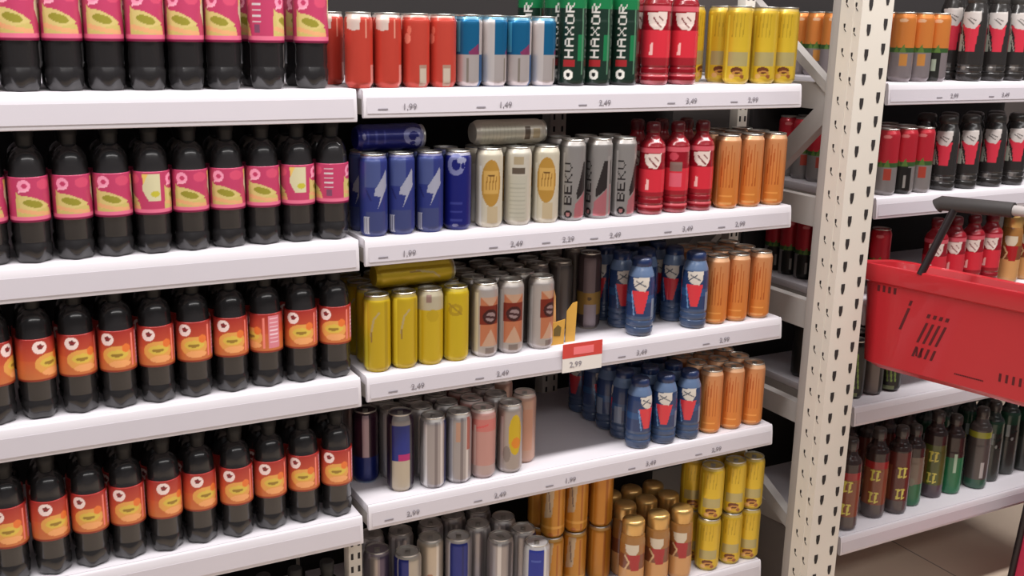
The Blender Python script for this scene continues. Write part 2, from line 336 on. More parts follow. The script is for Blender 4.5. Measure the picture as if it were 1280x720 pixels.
# ------------------------------------------------------------------ cola bottles
def pet_mod(t, z):
    if z > .03: return 1
    return 1 - .16 * (1 - z / .03) * (.5 - .5 * math.cos(5 * t))
def cola_label(kind):
    a = Art(29.6, 70, n=150, m=48)
    if kind == 'pink':
        a.fill((184, 60, 98))
        for o in (0, 97.1, -97.1):
            a.poly([(o - 27, 48), (o - 20, 40), (o - 4, 36), (o + 12, 28), (o + 27, 20), (o + 30, 8), (o - 28, 8)], (198, 180, 106))
            a.poly([(o - 24, 43), (o - 4, 40), (o + 14, 32), (o + 26, 24), (o - 20, 14)], (206, 186, 118)); a.ell(o - 2, 29, 15, 5.5, (146, 138, 48), rot=-.22); a.line([(o - 24, 20), (o + 4, 14), (o + 26, 12)], 6, (222, 164, 116))
            a.ell(o - 14, 57, 10, 9, (238, 150, 178)); a.ell(o - 13, 57, 4.5, 3.5, (190, 60, 100)); a.line([(o - 22, 48), (o - 8, 50)], 3, (240, 170, 190))
            a.ell(o + 17, 58, 12, 8, (206, 76, 108))
        a.rect(-99, 99, 4, 10, (222, 110, 140)); a.rect(-99, 99, 0, 3, (120, 18, 60))
        a.poly([(36, 66), (34, 40), (44, 22), (62, 22), (62, 66)], (206, 198, 160)); a.poly([(36, 50), (34, 66), (44, 66)], (226, 190, 100)); a.ell(54, 34, 7, 5, (190, 180, 60))
        for k in range(5): a.rect(-64, -48, 60 - k * 8, 62.5 - k * 8, (206, 196, 200))
        a.rect(-60, -50, 14, 26, (120, 70, 96))
    else:
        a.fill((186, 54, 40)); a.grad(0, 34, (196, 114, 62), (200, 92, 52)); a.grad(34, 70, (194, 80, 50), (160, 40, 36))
        for o in (0, 97.1, -97.1):
            a.ell(o + 2, 28, 24, 17, (224, 160, 80)); a.ell(o + 3, 30, 17, 8, (216, 184, 76)); a.ell(o + 2, 29, 10, 3, (150, 116, 44)); a.ell(o + 6, 14, 18, 6, (236, 164, 104)); a.ell(o + 17, 40, 7, 7, (226, 116, 50))
            a.ell(o - 13, 56, 11, 10.5, (240, 216, 210)); a.ell(o - 12, 57, 4.2, 4.5, (110, 36, 40)); a.line([(o - 16, 59), (o - 10, 56), (o - 7, 58)], 2, (150, 40, 44))
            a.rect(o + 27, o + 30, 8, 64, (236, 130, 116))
        a.rect(36, 58, 8, 66, (214, 128, 140)); a.rect(-99, 99, 0, 3, (140, 50, 30))
        for k in range(7): a.rect(39, 55, 60 - k * 7, 62 - k * 7, (240, 206, 214))
    return a.mesh('label_sleeve', lambda z: .0296, P_LAB)
COLM = {}
def cola(kind, x, y, z, label, group, turn=0, H=.212):
    if 'body' not in COLM:
        COLM['body'] = MB().lathe([(.012, .002), (.022, 0), (.0270, .006), (.0282, .016), (.0284, .027), (.0262, .031), (.0262, .034), (.0272, .038), (.0266, .060), (.0284, .066), (.0286, .132), (.0270, .137), (.0266, .146), (.0260, .154), (.0246, .162), (.0220, .169), (.0180, .1745), (.0135, .178), (.0105, .180), (.0102, .185), (.0102, .192), (.0102, .205)], 40, mod=pet_mod).mesh('bottle_body', COLA)
        COLM['cap'] = MB().lathe([(.0112, .181), (.0122, .183), (.0124, .193), (.0134, .1945), (.0136, .198), (.0136, .209), (.0125, .2115), (.004, .212)], 40, mod=lambda t, zz: 1 + .02 * math.cos(20 * t)).mesh('screw_cap', BCAP)
        COLM['pink'] = cola_label('pink'); COLM['orange'] = cola_label('orange')
    t = empty('cola_bottle', (x, y, z), face(x, y) + math.radians(turn)); tag(t, label, 'bottle', group)
    link('bottle_body', COLM['body'], t); link('screw_cap', COLM['cap'], t)
    if kind in COLM: l = link('label_sleeve', COLM[kind], t); l.location.z = .0655
    return t

# ------------------------------------------------------------------ ribbed energy drink bottles
def claw(a, cs, cz, k, c):
    a.poly([(cs - 17 * k, cz + 12 * k), (cs + 17 * k, cz + 14 * k), (cs + 16 * k, cz - 2 * k), (cs + 8 * k, cz - 14 * k), (cs - 6 * k, cz - 12 * k), (cs - 14 * k, cz - 4 * k)], c)
def bottle_art(kind, R, H):
    a = Art(R, H, n=96, m=int(H / 1.6)); q = H / 187
    def Zq(v): return v * q
    if kind in ('red', 'red_back'):
        a.fill((134, 16, 30)); a.rect(-99, 99, Zq(52), Zq(104), (198, 44, 58)); a.rect(-99, 99, Zq(36), Zq(52), (146, 30, 40)); a.rect(-99, 99, Zq(16), Zq(22), (196, 84, 92)); a.rect(-99, 99, 0, Zq(8), (186, 96, 104)); a.rect(-99, 99, Zq(140), Zq(150), (196, 84, 96))
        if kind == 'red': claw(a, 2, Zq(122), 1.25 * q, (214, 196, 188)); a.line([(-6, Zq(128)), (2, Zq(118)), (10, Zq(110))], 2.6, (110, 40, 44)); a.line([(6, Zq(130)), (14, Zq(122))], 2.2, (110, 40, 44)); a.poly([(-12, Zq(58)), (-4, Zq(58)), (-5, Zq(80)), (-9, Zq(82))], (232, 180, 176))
        else: a.rect(-14, 14, Zq(96), Zq(118), (122, 96, 90)); a.rect(-14, 14, Zq(60), Zq(92), (206, 90, 106)); a.ell(-6, Zq(130), 10, 8, (186, 66, 80))
    elif kind in ('slate', 'slate_side'):
        a.fill((36, 56, 96)); o = 0 if kind == 'slate' else -30
        a.rect(-99, 99, Zq(10), Zq(54), (60, 78, 110)); a.rect(-99, 99, Zq(90), Zq(110), (40, 84, 134), .6); a.rect(-99, 99, Zq(158), Zq(187), (90, 110, 142))
        a.poly([(o - 19, Zq(122)), (o + 19, Zq(122)), (o + 8, Zq(62)), (o - 6, Zq(62))], (206, 52, 62)); claw(a, o + 1, Zq(140), 1.35 * q, (204, 196, 186)); a.line([(o - 10, Zq(148)), (o + 12, Zq(134))], 2.6, (80, 84, 96)); a.line([(o - 12, Zq(134)), (o + 4, Zq(148))], 2.4, (80, 84, 96))
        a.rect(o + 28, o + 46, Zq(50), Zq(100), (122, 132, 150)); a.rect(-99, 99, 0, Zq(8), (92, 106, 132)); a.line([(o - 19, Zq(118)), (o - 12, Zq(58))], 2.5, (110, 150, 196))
    elif kind == 'bronze':
        a.fill((150, 98, 48)); a.rect(-99, 99, 0, Zq(70), (198, 146, 92)); a.rect(-99, 99, Zq(70), Zq(112), (120, 66, 40)); claw(a, 0, Zq(126), 1.2 * q, (200, 186, 164)); a.poly([(-12, Zq(112)), (20, Zq(112)), (17, Zq(66)), (0, Zq(66))], (158, 30, 34)); a.line([(-16, Zq(108)), (-6, Zq(90)), (-14, Zq(70))], 4, (206, 170, 126)); a.rect(-99, 99, Zq(142), Zq(187), (150, 104, 54))
    elif kind in ('black', 'black_side'):
        a.fill((44, 41, 40)); o = 0 if kind == 'black' else 18
        a.poly([(o - 22, Zq(134)), (o + 22, Zq(134)), (o + 16, Zq(70)), (o - 4, Zq(70)), (o - 10, Zq(110))], (200, 50, 68)); claw(a, o, Zq(145), 1.5 * q, (196, 188, 184)); a.line([(o - 8, Zq(148)), (o + 8, Zq(136))], 2.4, (70, 64, 64)); a.line([(o - 2, Zq(150)), (o + 12, Zq(144))], 2, (70, 64, 64))
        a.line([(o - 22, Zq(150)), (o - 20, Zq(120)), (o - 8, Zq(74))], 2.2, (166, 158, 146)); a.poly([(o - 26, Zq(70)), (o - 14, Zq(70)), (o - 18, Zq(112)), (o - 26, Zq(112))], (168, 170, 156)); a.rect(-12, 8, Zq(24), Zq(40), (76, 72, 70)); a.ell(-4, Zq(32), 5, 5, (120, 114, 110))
    elif kind == 'emerald':
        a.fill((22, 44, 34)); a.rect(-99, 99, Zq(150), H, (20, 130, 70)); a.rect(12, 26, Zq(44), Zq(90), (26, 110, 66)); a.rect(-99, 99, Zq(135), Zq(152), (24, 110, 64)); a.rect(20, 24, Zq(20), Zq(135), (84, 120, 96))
        a.vtext('HAXOR', -6, Zq(50), 2.5, (206, 202, 196), 1.4); a.rect(-17, 6, Zq(34), Zq(46), (150, 36, 40)); a.ell(-6, Zq(20), 9.5, 9.5, (226, 224, 216)); a.ell(-6, Zq(20), 4, 4, (20, 26, 24)); a.rect(-99, 99, 0, Zq(6), (16, 22, 18))
    elif kind.startswith('tea'):
        a.fill((52, 36, 34)); a.rect(-99, 99, 0, Zq(34), (86, 76, 76))
        if kind == 'tea_red': a.rect(-99, 99, Zq(34), Zq(120), (128, 70, 46)); a.rect(-99, 99, Zq(118), Zq(134), (150, 36, 36))
        if kind == 'tea_brown': a.rect(-99, 99, Zq(34), Zq(150), (92, 42, 36))
        if kind == 'tea_green': a.rect(-99, 99, 0, Zq(60), (34, 110, 72)); a.rect(-99, 99, Zq(60), Zq(130), (120, 104, 90)); a.ell(0, Zq(66), 13, 12, (120, 116, 100))
        if kind == 'tea_lime': a.rect(-99, 99, Zq(34), Zq(130), (84, 92, 40)); a.rect(-99, 99, 0, Zq(34), (84, 70, 78))
        if kind == 'tea_mint': a.rect(-99, 99, 0, Zq(100), (34, 116, 76)); a.rect(8, 16, Zq(60), Zq(110), (170, 196, 170))
        if kind == 'tea_grey': a.fill((84, 76, 74)); a.rect(-99, 99, 0, Zq(26), (52, 92, 74)); a.rect(-99, 99, Zq(134), Zq(150), (160, 160, 54)); a.rect(12, 22, Zq(30), Zq(72), (180, 174, 172))
        if kind == 'tea_dark': a.fill((40, 46, 42)); a.rect(-99, 99, 0, Zq(90), (58, 62, 58)); a.rect(-4, 8, Zq(100), Zq(130), (140, 150, 146)); a.rect(-99, 99, Zq(130), Zq(160), (30, 64, 46)); a.ell(16, Zq(95), 4, 5, (170, 176, 170))
        if kind in ('tea_red', 'tea_brown', 'tea_lime'):
            o = 2 if kind != 'tea_brown' else 14
            for zz in (40, 92):
                for xx in (-10, 3):
                    a.line([(o + xx, Zq(zz)), (o + xx + 2, Zq(zz + 22))], 5, (216, 204, 92)); a.line([(o + xx - 3, Zq(zz + 22)), (o + xx + 6, Zq(zz + 21))], 4, (216, 204, 92)); a.line([(o + xx, Zq(zz)), (o + xx + 7, Zq(zz + 2))], 4, (216, 204, 92))
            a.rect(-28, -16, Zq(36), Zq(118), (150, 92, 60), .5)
    return a
BM_ = {}
CAPC = {'red': (96, 14, 24), 'slate': (28, 46, 86), 'bronze': (214, 172, 104), 'black': (60, 58, 56), 'emerald': (24, 120, 64), 'tea': (60, 52, 50)}
def energy(kind, x, y, z, R=27, H=187, label='', group=None, turn=0, name='energy_drink_bottle'):
    k = (kind, R, H)
    if k not in BM_:
        r, h = R / 1000, H / 1000; base = kind.split('_')[0]; wide = base in ('bronze', 'slate', 'black')
        tab = [(0, r * .78), (.003, r * .92), (.010, r), (.018, r), (.021, r * .93), (.024, r), (.032, r), (.035, r * .94), (.038, r)] if base in ('red', 'slate', 'black') else [(0, r * .8), (.004, r * .95), (.012, r)]
        n0, n1 = (.80, .86) if not wide else (.84, .90)
        if wide: tab += [(h * .62, r), (h * .70, r * .985), (h * .78, r * .93), (h * .84, r * .82), (h * .875, r * .74), (h * .90, r * .70)]
        else: tab += [(h * .54, r), (h * .56, r * .975), (h * .74, r * .97), (h * n0 - .004, r * .86), (h * n0 + .004, r * (.62 if not wide else .74)), (h * n1, r * (.5 if not wide else .68)), (h * .90, r * (.5 if not wide else .68))]
        art = bottle_art(kind, R, H * .90)
        body = art.mesh('bottle_body', lerp_prof(tab), P_PET)
        cr = r * (.56 if not wide else (.90 if base == 'bronze' else .74)); cz = .80 if base == 'bronze' else .885
        capm = mat('cap_' + base, rgb(*CAPC[base]), .3, .7 if base == 'bronze' else .0, noise=.1, coat=.3)
        cap = MB().lathe([(cr * .96, h * cz), (cr, h * (cz + .007)), (cr, h * .94), (cr * .96, h * .97), (cr * .84, h * .99), (cr * .6, h), (cr * .1, h)], 36, mod=lambda t, zz: 1 + .015 * math.cos(18 * t)).mesh('screw_cap', capm)
        BM_[k] = (body, cap)
    t = empty(name, (x, y, z), face(x, y) + math.radians(turn)); tag(t, label, 'bottle', group)
    link('bottle_body', BM_[k][0], t); link('screw_cap', BM_[k][1], t)
    return t

# ================================================================== SETTING
m = mat('beige_floor_tile', rgb(198, 178, 158), .35, noise=.12, nscale=3); nt = m.node_tree
br = nt.nodes.new('ShaderNodeTexBrick'); br.offset = 0; br.inputs['Scale'].default_value = 1.6; br.inputs['Brick Width'].default_value = 1; br.inputs['Row Height'].default_value = 1; br.inputs['Mortar Size'].default_value = .004
br.inputs['Color1'].default_value = rgb(236, 216, 194); br.inputs['Color2'].default_value = rgb(230, 208, 188); br.inputs['Mortar'].default_value = rgb(150, 134, 120)
tc = nt.nodes.new('ShaderNodeTexCoord'); nt.links.new(tc.outputs['Object'], br.inputs['Vector']); nt.links.new(br.outputs['Color'], nt.nodes['Principled BSDF'].inputs['Base Color'])
struct('floor', MB().box(-3, 6, -4, 3, -.05, 0).mesh('floor', m))
struct('wall_back', MB().box(-3, 6, 1.1, 1.2, 0, 3.4).mesh('wall_back', mat('dark_store_wall', rgb(88, 80, 78), .8, noise=.2, nscale=3)))

ZA, ZB, ZC, ZD, ZE = 1.430, 1.167, .910, .652, .305
# ---- shelves: board + curved front lip + price strip
def lip_profile(z, h):
    return [(.0, z), (-.002, z - .001), (-.004, z - .004), (-.006, z - h * .35), (-.008, z - h + .006), (-.007, z - h + .001), (-.004, z - h), (0, z - h), (.003, z - h + .003), (.003, z - .004)]
RAIL = mat('clear_price_rail', rgb(202, 196, 203), .3, noise=.04, nscale=20, coat=.4)
BRK = GREYP
def shelf(x0, x1, z, h, label, depth=.42, y0=0):
    t = empty('shelf', ((x0 + x1) / 2, y0, z - h)); tag(t, label, 'shelf'); L = (x1 - x0) / 2; zz = h
    b = MB(); b.box(-L, L, .003, depth, zz - .018, zz, .0015); b.box(-L, L, depth - .02, depth, zz - .045, zz - .018)
    link('shelf_board', b.mesh('shelf_board', WHITE), t)
    link('front_lip', MB().prism(lip_profile(zz, h), 'x', -L, L).mesh('front_lip', WHITE), t)
    link('price_rail', MB().prism([(-.0062, zz - h * .30), (-.0090, zz - h + .008), (-.0072, zz - h + .008), (-.0050, zz - h * .30)], 'x', -L + .006, L - .006).mesh('price_rail', RAIL), t)
    for s in (-1, 1):
        bb = MB(); bb.prism([(.004, zz - .018), (depth, zz - .018), (depth, zz - .075), (.10, zz - .048), (.004, zz - h + .006)], 'x', min(s * L, s * (L - .003)), max(s * L, s * (L - .003)))
        link('side_bracket', bb.mesh('side_bracket', BRK), t)
    return t
bays = {'left': (-.36, .638), 'middle': (.650, 1.645), 'right': (1.905, 2.90)}
SH = {}
for bay, (x0, x1) in bays.items():
    for nm, z in (('top', ZA), ('second', ZB), ('third', ZC), ('fourth', ZD), ('bottom', ZE)):
        h = .056 if bay == 'left' else .050
        zz = z - .018 if (bay == 'left' and nm == 'fourth') else z
        what = {('left', 'top'): 'white shelf under the half-cropped row of pink-label cola bottles', ('left', 'second'): 'white shelf under the full-height pink-label cola bottles', ('left', 'third'): 'white shelf under the higher row of orange-label cola bottles',
                ('left', 'fourth'): 'white shelf under the lower row of orange-label cola bottles', ('left', 'bottom'): 'shadowed lowest shelf of the cola bay, under the black bottles',
                ('middle', 'top'): 'white shelf carrying the red cans and green-topped bottles', ('middle', 'second'): 'white shelf carrying the blue, gold-label and grey cans', ('middle', 'third'): 'white shelf with the red price tag, carrying plain yellow cans',
                ('middle', 'fourth'): 'half-empty white shelf carrying silver cans and slate blue bottles', ('middle', 'bottom'): 'lowest white shelf under the two-high stacks of yellow cans',
                ('right', 'top'): 'white shelf right of the rack post, under orange-topped cans', ('right', 'second'): 'white shelf right of the rack post, behind the grey basket handle', ('right', 'third'): 'white shelf right of the rack post hidden behind the red basket',
                ('right', 'fourth'): 'mostly empty white shelf seen just below the red basket', ('right', 'bottom'): 'lowest white shelf of the right bay under the tea bottles'}[(bay, nm)]
        SH[(bay, nm)] = shelf(x0, x1, zz, h, what)
# shelf above the frame is not seen; back panels
for bay, (x0, x1) in bays.items():
    t = tag(link('back_panel', MB().box(x0, x1, .445, .46, .02, 1.95, .002).mesh('back_panel', DARK)), {'left': 'dark back panel behind the cola bottles', 'middle': 'dark back panel behind the energy drink cans', 'right': 'dark back panel behind the right bay beside the rack post'}[bay], 'panel')
# slotted uprights
def slotted(x0, x1, y0, y1, z0, z1, label, pitch=.028):
    t = empty('slotted_upright', ((x0 + x1) / 2, y0, z0)); tag(t, label, 'upright'); L = (x1 - x0) / 2
    b = MB().box(-L, L, 0, y1 - y0, 0, z1 - z0, .002); z = .01
    while z < z1 - z0 - .02:
        for sx in (-.5, .5): b.box(sx * L - .0025, sx * L + .0025, -.0006, .002, z, z + .013, mi=1)
        z += pitch
    link('post', b.mesh('post', CREAM, HOLE), t)
slotted(.630, .658, .055, .085, 0, .575, 'white slotted leg between the left and middle bays')
slotted(1.685, 1.715, .245, .275, 0, 1.95, 'slim slotted upright behind the orange cans at the shelf end')
slotted(1.262, 1.306, .405, .444, 0, 1.95, 'slotted upright seen behind the empty part of the fourth shelf')

tag(link('kick_panel', MB().box(1.907, 1.915, .05, .44, 0, .245, .002).mesh('kick_panel', mat('taupe_kick_panel', rgb(120, 112, 108), .6, noise=.1))), 'taupe kick panel under the lowest right shelf, behind the rack post', 'panel')
# ---- big perforated rack post with its braced frame
t = empty('rack_upright_frame', (1.745, -.10, 0)); tag(t, 'tall cream perforated pallet-rack post with braced side frame', 'rack post')
X0, X1, YF, YB = -.043, .049, 0, .057
def keyhole(b, cx, cz, s=1, plane='y', off=0):
    pts = [(-.0055, .013), (.0055, .013), (.0055, 0), (.0025, -.011), (-.0025, -.011), (-.0055, 0)]
    pts = [(p[0] * s, p[1] * s) for p in pts]
    if plane == 'y': b.prism([(cx + p[0], cz + p[1]) for p in pts], 'y', off - .0007, off + .001, mi=1)
    else: b.prism([(cx + p[0], cz + p[1]) for p in pts], 'x', off - .0007, off + .001, mi=1)
b = MB(); b.prism([(X0, YF), (X0 + .002, YF - .0), (X1 - .002, YF), (X1, YF + .002), (X1, YB), (X1 - .003, YB), (X1 - .003, YF + .004), (X0 + .003, YF + .004), (X0 + .003, YB), (X0, YB)], 'z', 0, 2.3)
b.box(X0, X0 + .018, YB, YB + .003, 0, 2.3); b.box(X1 - .018, X1, YB, YB + .003, 0, 2.3)
b.box(X0 - .0012, X0 + .0015, YF + .022, YF + .030, 0, 2.3)
z = .08
while z < 2.2:
    for cx in (-.019, .028): keyhole(b, cx, z + (.012 if cx > 0 else 0), .95)
    z += .0505
z = .08
while z < 2.2:
    for cy, dz in ((.016, 0), (.044, .008)):
        keyhole(b, cy, z + dz, .38, 'x', X0 - .0004)
        b.prism([(cy - .006, z + dz - .012), (cy - .0045, z + dz - .012), (cy + .001, z + dz - .006), (cy - .001, z + dz - .006)], 'x', X0 - .001, X0 + .001, mi=1)
    z += .0505
link('front_post', b.mesh('front_post', CREAM, HOLE), t)
b = MB(); b.box(X0 + .006, X1 - .006, YB + .003, YB + .034, 0, 2.3, .004)
link('inner_channel', b.mesh('inner_channel', GREYP), t)
b = MB(); b.box(X0, X1, .93, .99, 0, 2.3, .003); link('rear_post', b.mesh('rear_post', GREYP), t)
def brace(y0, z0, y1, z1, wd, th=.012, xo=0):
    d = Vector((0, y1 - y0, z1 - z0)); n = Vector((0, -d.z, d.y)).normalized() * wd / 2
    pts = [(y0 + n.y, z0 + n.z), (y1 + n.y, z1 + n.z), (y1 - n.y, z1 - n.z), (y0 - n.y, z0 - n.z)]
    link('brace', MB().prism(pts, 'x', xo - th, xo + th).mesh('brace', GREYP), t)
brace(.085, 1.400, .93, 1.980, .020); brace(.085, 1.400, .93, .62, .045, xo=.004)
brace(.085, 1.400, .90, 1.400, .058, xo=.006)
for z_ in (1.142, .902, .660): brace(.085, z_, .93, z_, .066 if z_ > .7 else .05, xo=.0)
brace(.085, .365, .93, .79, .03)
b = MB(); b.box(X0 - .02, X1 + .02, -.02, .11, 0, .008, .002); link('foot_plate', b.mesh('foot_plate', GREYP), t)

# ---- writing on the price strips
def text_mesh(s, size):
    cu = bpy.data.curves.new('t', 'FONT'); cu.body = s; cu.size = size; cu.align_x = 'CENTER'; cu.extrude = .0003; cu.resolution_u = 2
    o = bpy.data.objects.new('t', cu); COL.objects.link(o); dg = bpy.context.evaluated_depsgraph_get(); dg.update()
    me = bpy.data.meshes.new_from_object(o.evaluated_get(dg)); bpy.data.objects.remove(o); bpy.data.curves.remove(cu); return me
INK = mat('grey_ink', rgb(140, 134, 142), .6, noise=.1)
def prices(key, items):
    sh = SH[key]; cx = sh.location.x
    for x, s in items:
        me = text_mesh(s, .016); me.materials.clear(); me.materials.append(INK); me.name = 'price_text'
        o = link('price_text', me, sh); o.location = (x - cx, -.0088, .0135); o.rotation_euler = (math.radians(90 + 3), 0, 0)
        p = link('tag_mark', MB().box(-.009, .009, 0, .0006, 0, .0025).mesh('tag_mark', INK), sh); p.location = (x - cx - .05, -.0092, .014)
prices(('middle', 'top'), [(.735, '1,99'), (.925, '1,49'), (1.142, '2,49'), (1.35, '3,49'), (1.51, '2,99')])
prices(('middle', 'second'), [(.733, '1,99'), (.955, '2,49'), (1.07, '2,29'), (1.18, '2,49'), (1.36, '3,49'), (1.50, '2,99')])
prices(('middle', 'third'), [(.75, '2,49'), (.93, '2,49'), (1.26, '3,49'), (1.48, '2,99')])
prices(('middle', 'fourth'), [(.74, '2,99'), (.93, '2,49'), (1.095, '1,99'), (1.30, '3,49'), (1.48, '2,99')])
prices(('right', 'top'), [(2.12, '2,99'), (2.30, '3,49')])

# ================================================================== COLA BAY
ORD = ['leftmost', 'second from left', 'third from left', 'fourth from left', 'fifth from left', 'sixth from left', 'seventh from left', 'eighth from left', 'ninth from left', 'tenth from left', 'eleventh from left', 'twelfth from left', 'thirteenth from left']
rowsL = [('top', ZA, 'pink', [-.004, .058, .120, .181, .242, .303, .364, .425, .496, .573], {8: 78, 1: -30}, 0),
         ('second', ZB, 'pink', [-.006, .054, .115, .1775, .238, .299, .360, .421, .482, .543, .604], {5 - 0: 95, 9: 88, 10: -98, 2: -14}, 0),
         ('third', ZC, 'orange', [-.020, .042, .104, .166, .228, .290, .353, .416, .478, .541, .604], {1: 70, 2: 38, 8: -62, 6: -5, 3: 10}, 0),
         ('fourth', ZD - .018, 'orange', [-.022, .040, .103, .165, .226, .288, .349, .413, .476, .539, .602], {2: 12, 5: 22, 6: 18, 3: -8}, 0)]
for nm, z, kind, xs, turns, _ in rowsL:
    if kind == 'pink' and nm == 'second': turns = {5: 0, 4: 0, 3: 0}; turns.update({2: 14, 5: 0, 9: -92, 10: 98}); turns[5] = 0
    for i, x in enumerate(xs):
        tn = turns.get(i, R_.uniform(-9, 9))
        if nm == 'second' and i == 5: tn = -95
        rowname = {'top': 'in the topmost cropped row', 'second': 'in the second row down', 'third': 'in the third row down', 'fourth': 'in the lowest full row'}[nm]
        b0 = cola(kind, x, .036 + R_.uniform(-.002, .003), z, f'{kind}-label cola bottle in front, {ORD[i]} {rowname}', f'cola bottles with {kind} labels on the {nm} shelf', tn)
        b1 = cola(kind, x + R_.uniform(-.0005, .0005), .101, z, f'{kind}-label cola bottle one deep, {ORD[i]} {rowname}', f'cola bottles with {kind} labels in the {nm} shelf back row', R_.uniform(-40, 40))
        if nm == 'top': b0.scale.z = b1.scale.z = 1.15
for i, x in enumerate([.34, .402, .464, .526, .590]):
    cola('plain', x, .07, .305, f'black bottle in shadow under the lowest cola shelf, {ORD[i]}', 'black bottles under the lowest cola shelf', 0)

# ================================================================== MIDDLE BAY
def P(kind, xs, z, R, H, what, row, group, y=.03, turns=None, back=None, backs=(1,), bname='', pitch=None, fn=can):
    for i, x in enumerate(xs):
        k = kind[i] if isinstance(kind, (list, tuple)) else kind
        o = ORD[i] if len(xs) > 1 else ''
        wh = what[i] if isinstance(what, (list, tuple)) else f'{what}, front, {o} {row}'
        fn(k, x, y, z, R, H, wh, group, turn=(turns[i] if turns else 0))
        for b in backs:
            yy = y + b * (pitch or (2 * R + 3) / 1000)
            dep = {1: 'one deep', 2: 'two deep', 3: 'three deep', 4: 'four deep', 5: 'five deep'}[b]
            fn(back or k, x, yy, z, R, H, f'{bname or what}, {dep}, {o} {row}', group + ' back rows', turn=R_.uniform(-30, 30))
back_name = 'can'
# --- top shelf
P(['red', 'red', 'red_side', 'red_side'], [.656, .709, .763, .815], ZA, 24.5, 128,
  ['red can with pale corner patch beside the pink-label cola bottles', 'red can with pale corner patch, second from left on the top shelf', 'red can turned to show bubbles and a beige panel', 'red can squeezed between red can and blue-silver can'], '', 'slim red cans on the top shelf', backs=(), turns=[0, 0, 0, -14])
can('red', .642, .140, ZA, 24.5, 128, 'dark-shaded red can deep between the pink-label bottles and the red cans')
for i, x in enumerate([.676, .725, .777, .828]): can('red', x, .083, ZA, 24.5, 128, f'red can in the second row of the top shelf, {ORD[i]}', 'red cans in the second row')
P(['quarter', 'quarter_back', 'quarter', 'quarter_back'], [.867, .918, .970, .1022 * 10], ZA, 24.5, 128,
  ['blue and silver quartered can next to the red cans', 'quartered can showing mostly silver, second of the blue-silver group', 'quartered can with blue front and pink corner, third of the group', 'silver and blue quartered can beside the first green-topped bottle'], '', 'blue and silver cans on the top shelf', backs=(), turns=[0, 0, 8, 0])
for i, x in enumerate([.88, .932, .984]): can('quarter', x, .083, ZA, 24.5, 128, f'quartered blue-silver can in the second row, {ORD[i]}', 'quartered cans in the second row', turn=20 * i)
P('emerald', [1.087, 1.145, 1.207], ZA, 27, 222, 'tall black bottle with green top', 'on the top shelf', 'green and black bottles', backs=(1,), fn=energy)
energy('emerald', 1.062, .15, ZA, 27, 222, 'green-topped bottle standing deeper behind the last blue-silver can', 'green and black bottles')
P('red', [1.281, 1.350], ZA, 29, 212, 'red ribbed bottle with pale claw emblem', 'on the top shelf', 'red bottles on the top shelf', backs=(1,), fn=energy)
P('yellow_burger', [1.490, 1.561, 1.618], ZA, 27.5, 158, 'yellow burger can', 'at the end of the top shelf', 'yellow burger cans on the top shelf', backs=(1,))
can('yellow_burger', 1.434, .115, ZA, 27.5, 158, 'shaded yellow can set back beside the red ribbed bottles', 'yellow burger cans on the top shelf', turn=60)
# --- second shelf
P(['blue', 'blue', 'blue', 'blue_crest'], [.680, .733, .790, .847], ZB, 25.5, 148, ['blue can with pale lightning figure, beside the pink-label bottles', 'blue can with pale lightning figure, second from left on its shelf', 'blue can with the lightning figure turned furthest left, third in line', 'dark blue can with round pale crest'], '', 'blue cans on the second shelf', backs=(), turns=[12, 3, -2, 0])
P(['gold', 'cream_back', 'gold'], [.913, .975, 1.037], ZB, 26, 150, ['white can with gold label beside the dark blue crest can', 'plain cream can back between two gold-label cans', 'white can with gold label beside the grey lettered cans'], '', 'white and gold cans', backs=(), turns=[6, 0, 0])
for i, (x, k) in enumerate([(.680, 'blue'), (.733, 'blue'), (.790, 'blue'), (.847, 'blue'), (.913, 'gold'), (.975, 'gold'), (1.037, 'gold')]):
    can(k, x, .084, ZB, 25.5, 148, f'{"blue" if k == "blue" else "gold-label"} can just under the lying cans in the second row, {ORD[i]}', 'second row under the lying cans', turn=R_.uniform(-40, 40))
P(['verve', 'verve_side', 'verve'], [1.097, 1.160, 1.218], ZB, 25.5, 160, ['grey can with dark upright lettering beside the gold-label can', 'grey can turned so black and pink bands show, middle of three', 'grey can with dark upright lettering beside the first red bottle'], 'on the second shelf', 'grey cans with upright lettering', bname='grey lettered can', backs=(1,), turns=[0, 0, 10])
P(['red', 'red_back', 'red'], [1.288, 1.350, 1.414], ZB, 27, 189, ['red ribbed bottle with claw emblem beside the grey lettered can', 'red ribbed bottle turned to its back between two claw-emblem ones', 'red ribbed bottle with claw emblem beside the orange cans'], 'on the second shelf', 'red bottles on the second shelf', bname='red ribbed bottle', backs=(1,), turns=[0, 0, 0], fn=energy)
P('orange', [1.486, 1.549, 1.614], ZB, 26.5, 157, 'orange can with fine upright lettering', 'on the second shelf', 'orange cans on the second shelf', backs=(1, 2))
def lying(kind, x, y, z, R, H, label, flip=False):
    o = can(kind, x, y, z, R, H, label, None, rz=0); o.rotation_euler = (0, math.radians(90 if not flip else -90), 0)
    o.location = (x, y, z + R / 1000); return o
lying('blue_crest', .657, .060, ZB + .1485, 24, 130, 'dark blue can lying on its side on top of the blue cans')
lying('cream_back', .892, .062, ZB + .1505, 24, 152, 'cream can lying on its side above the gold-label cans')
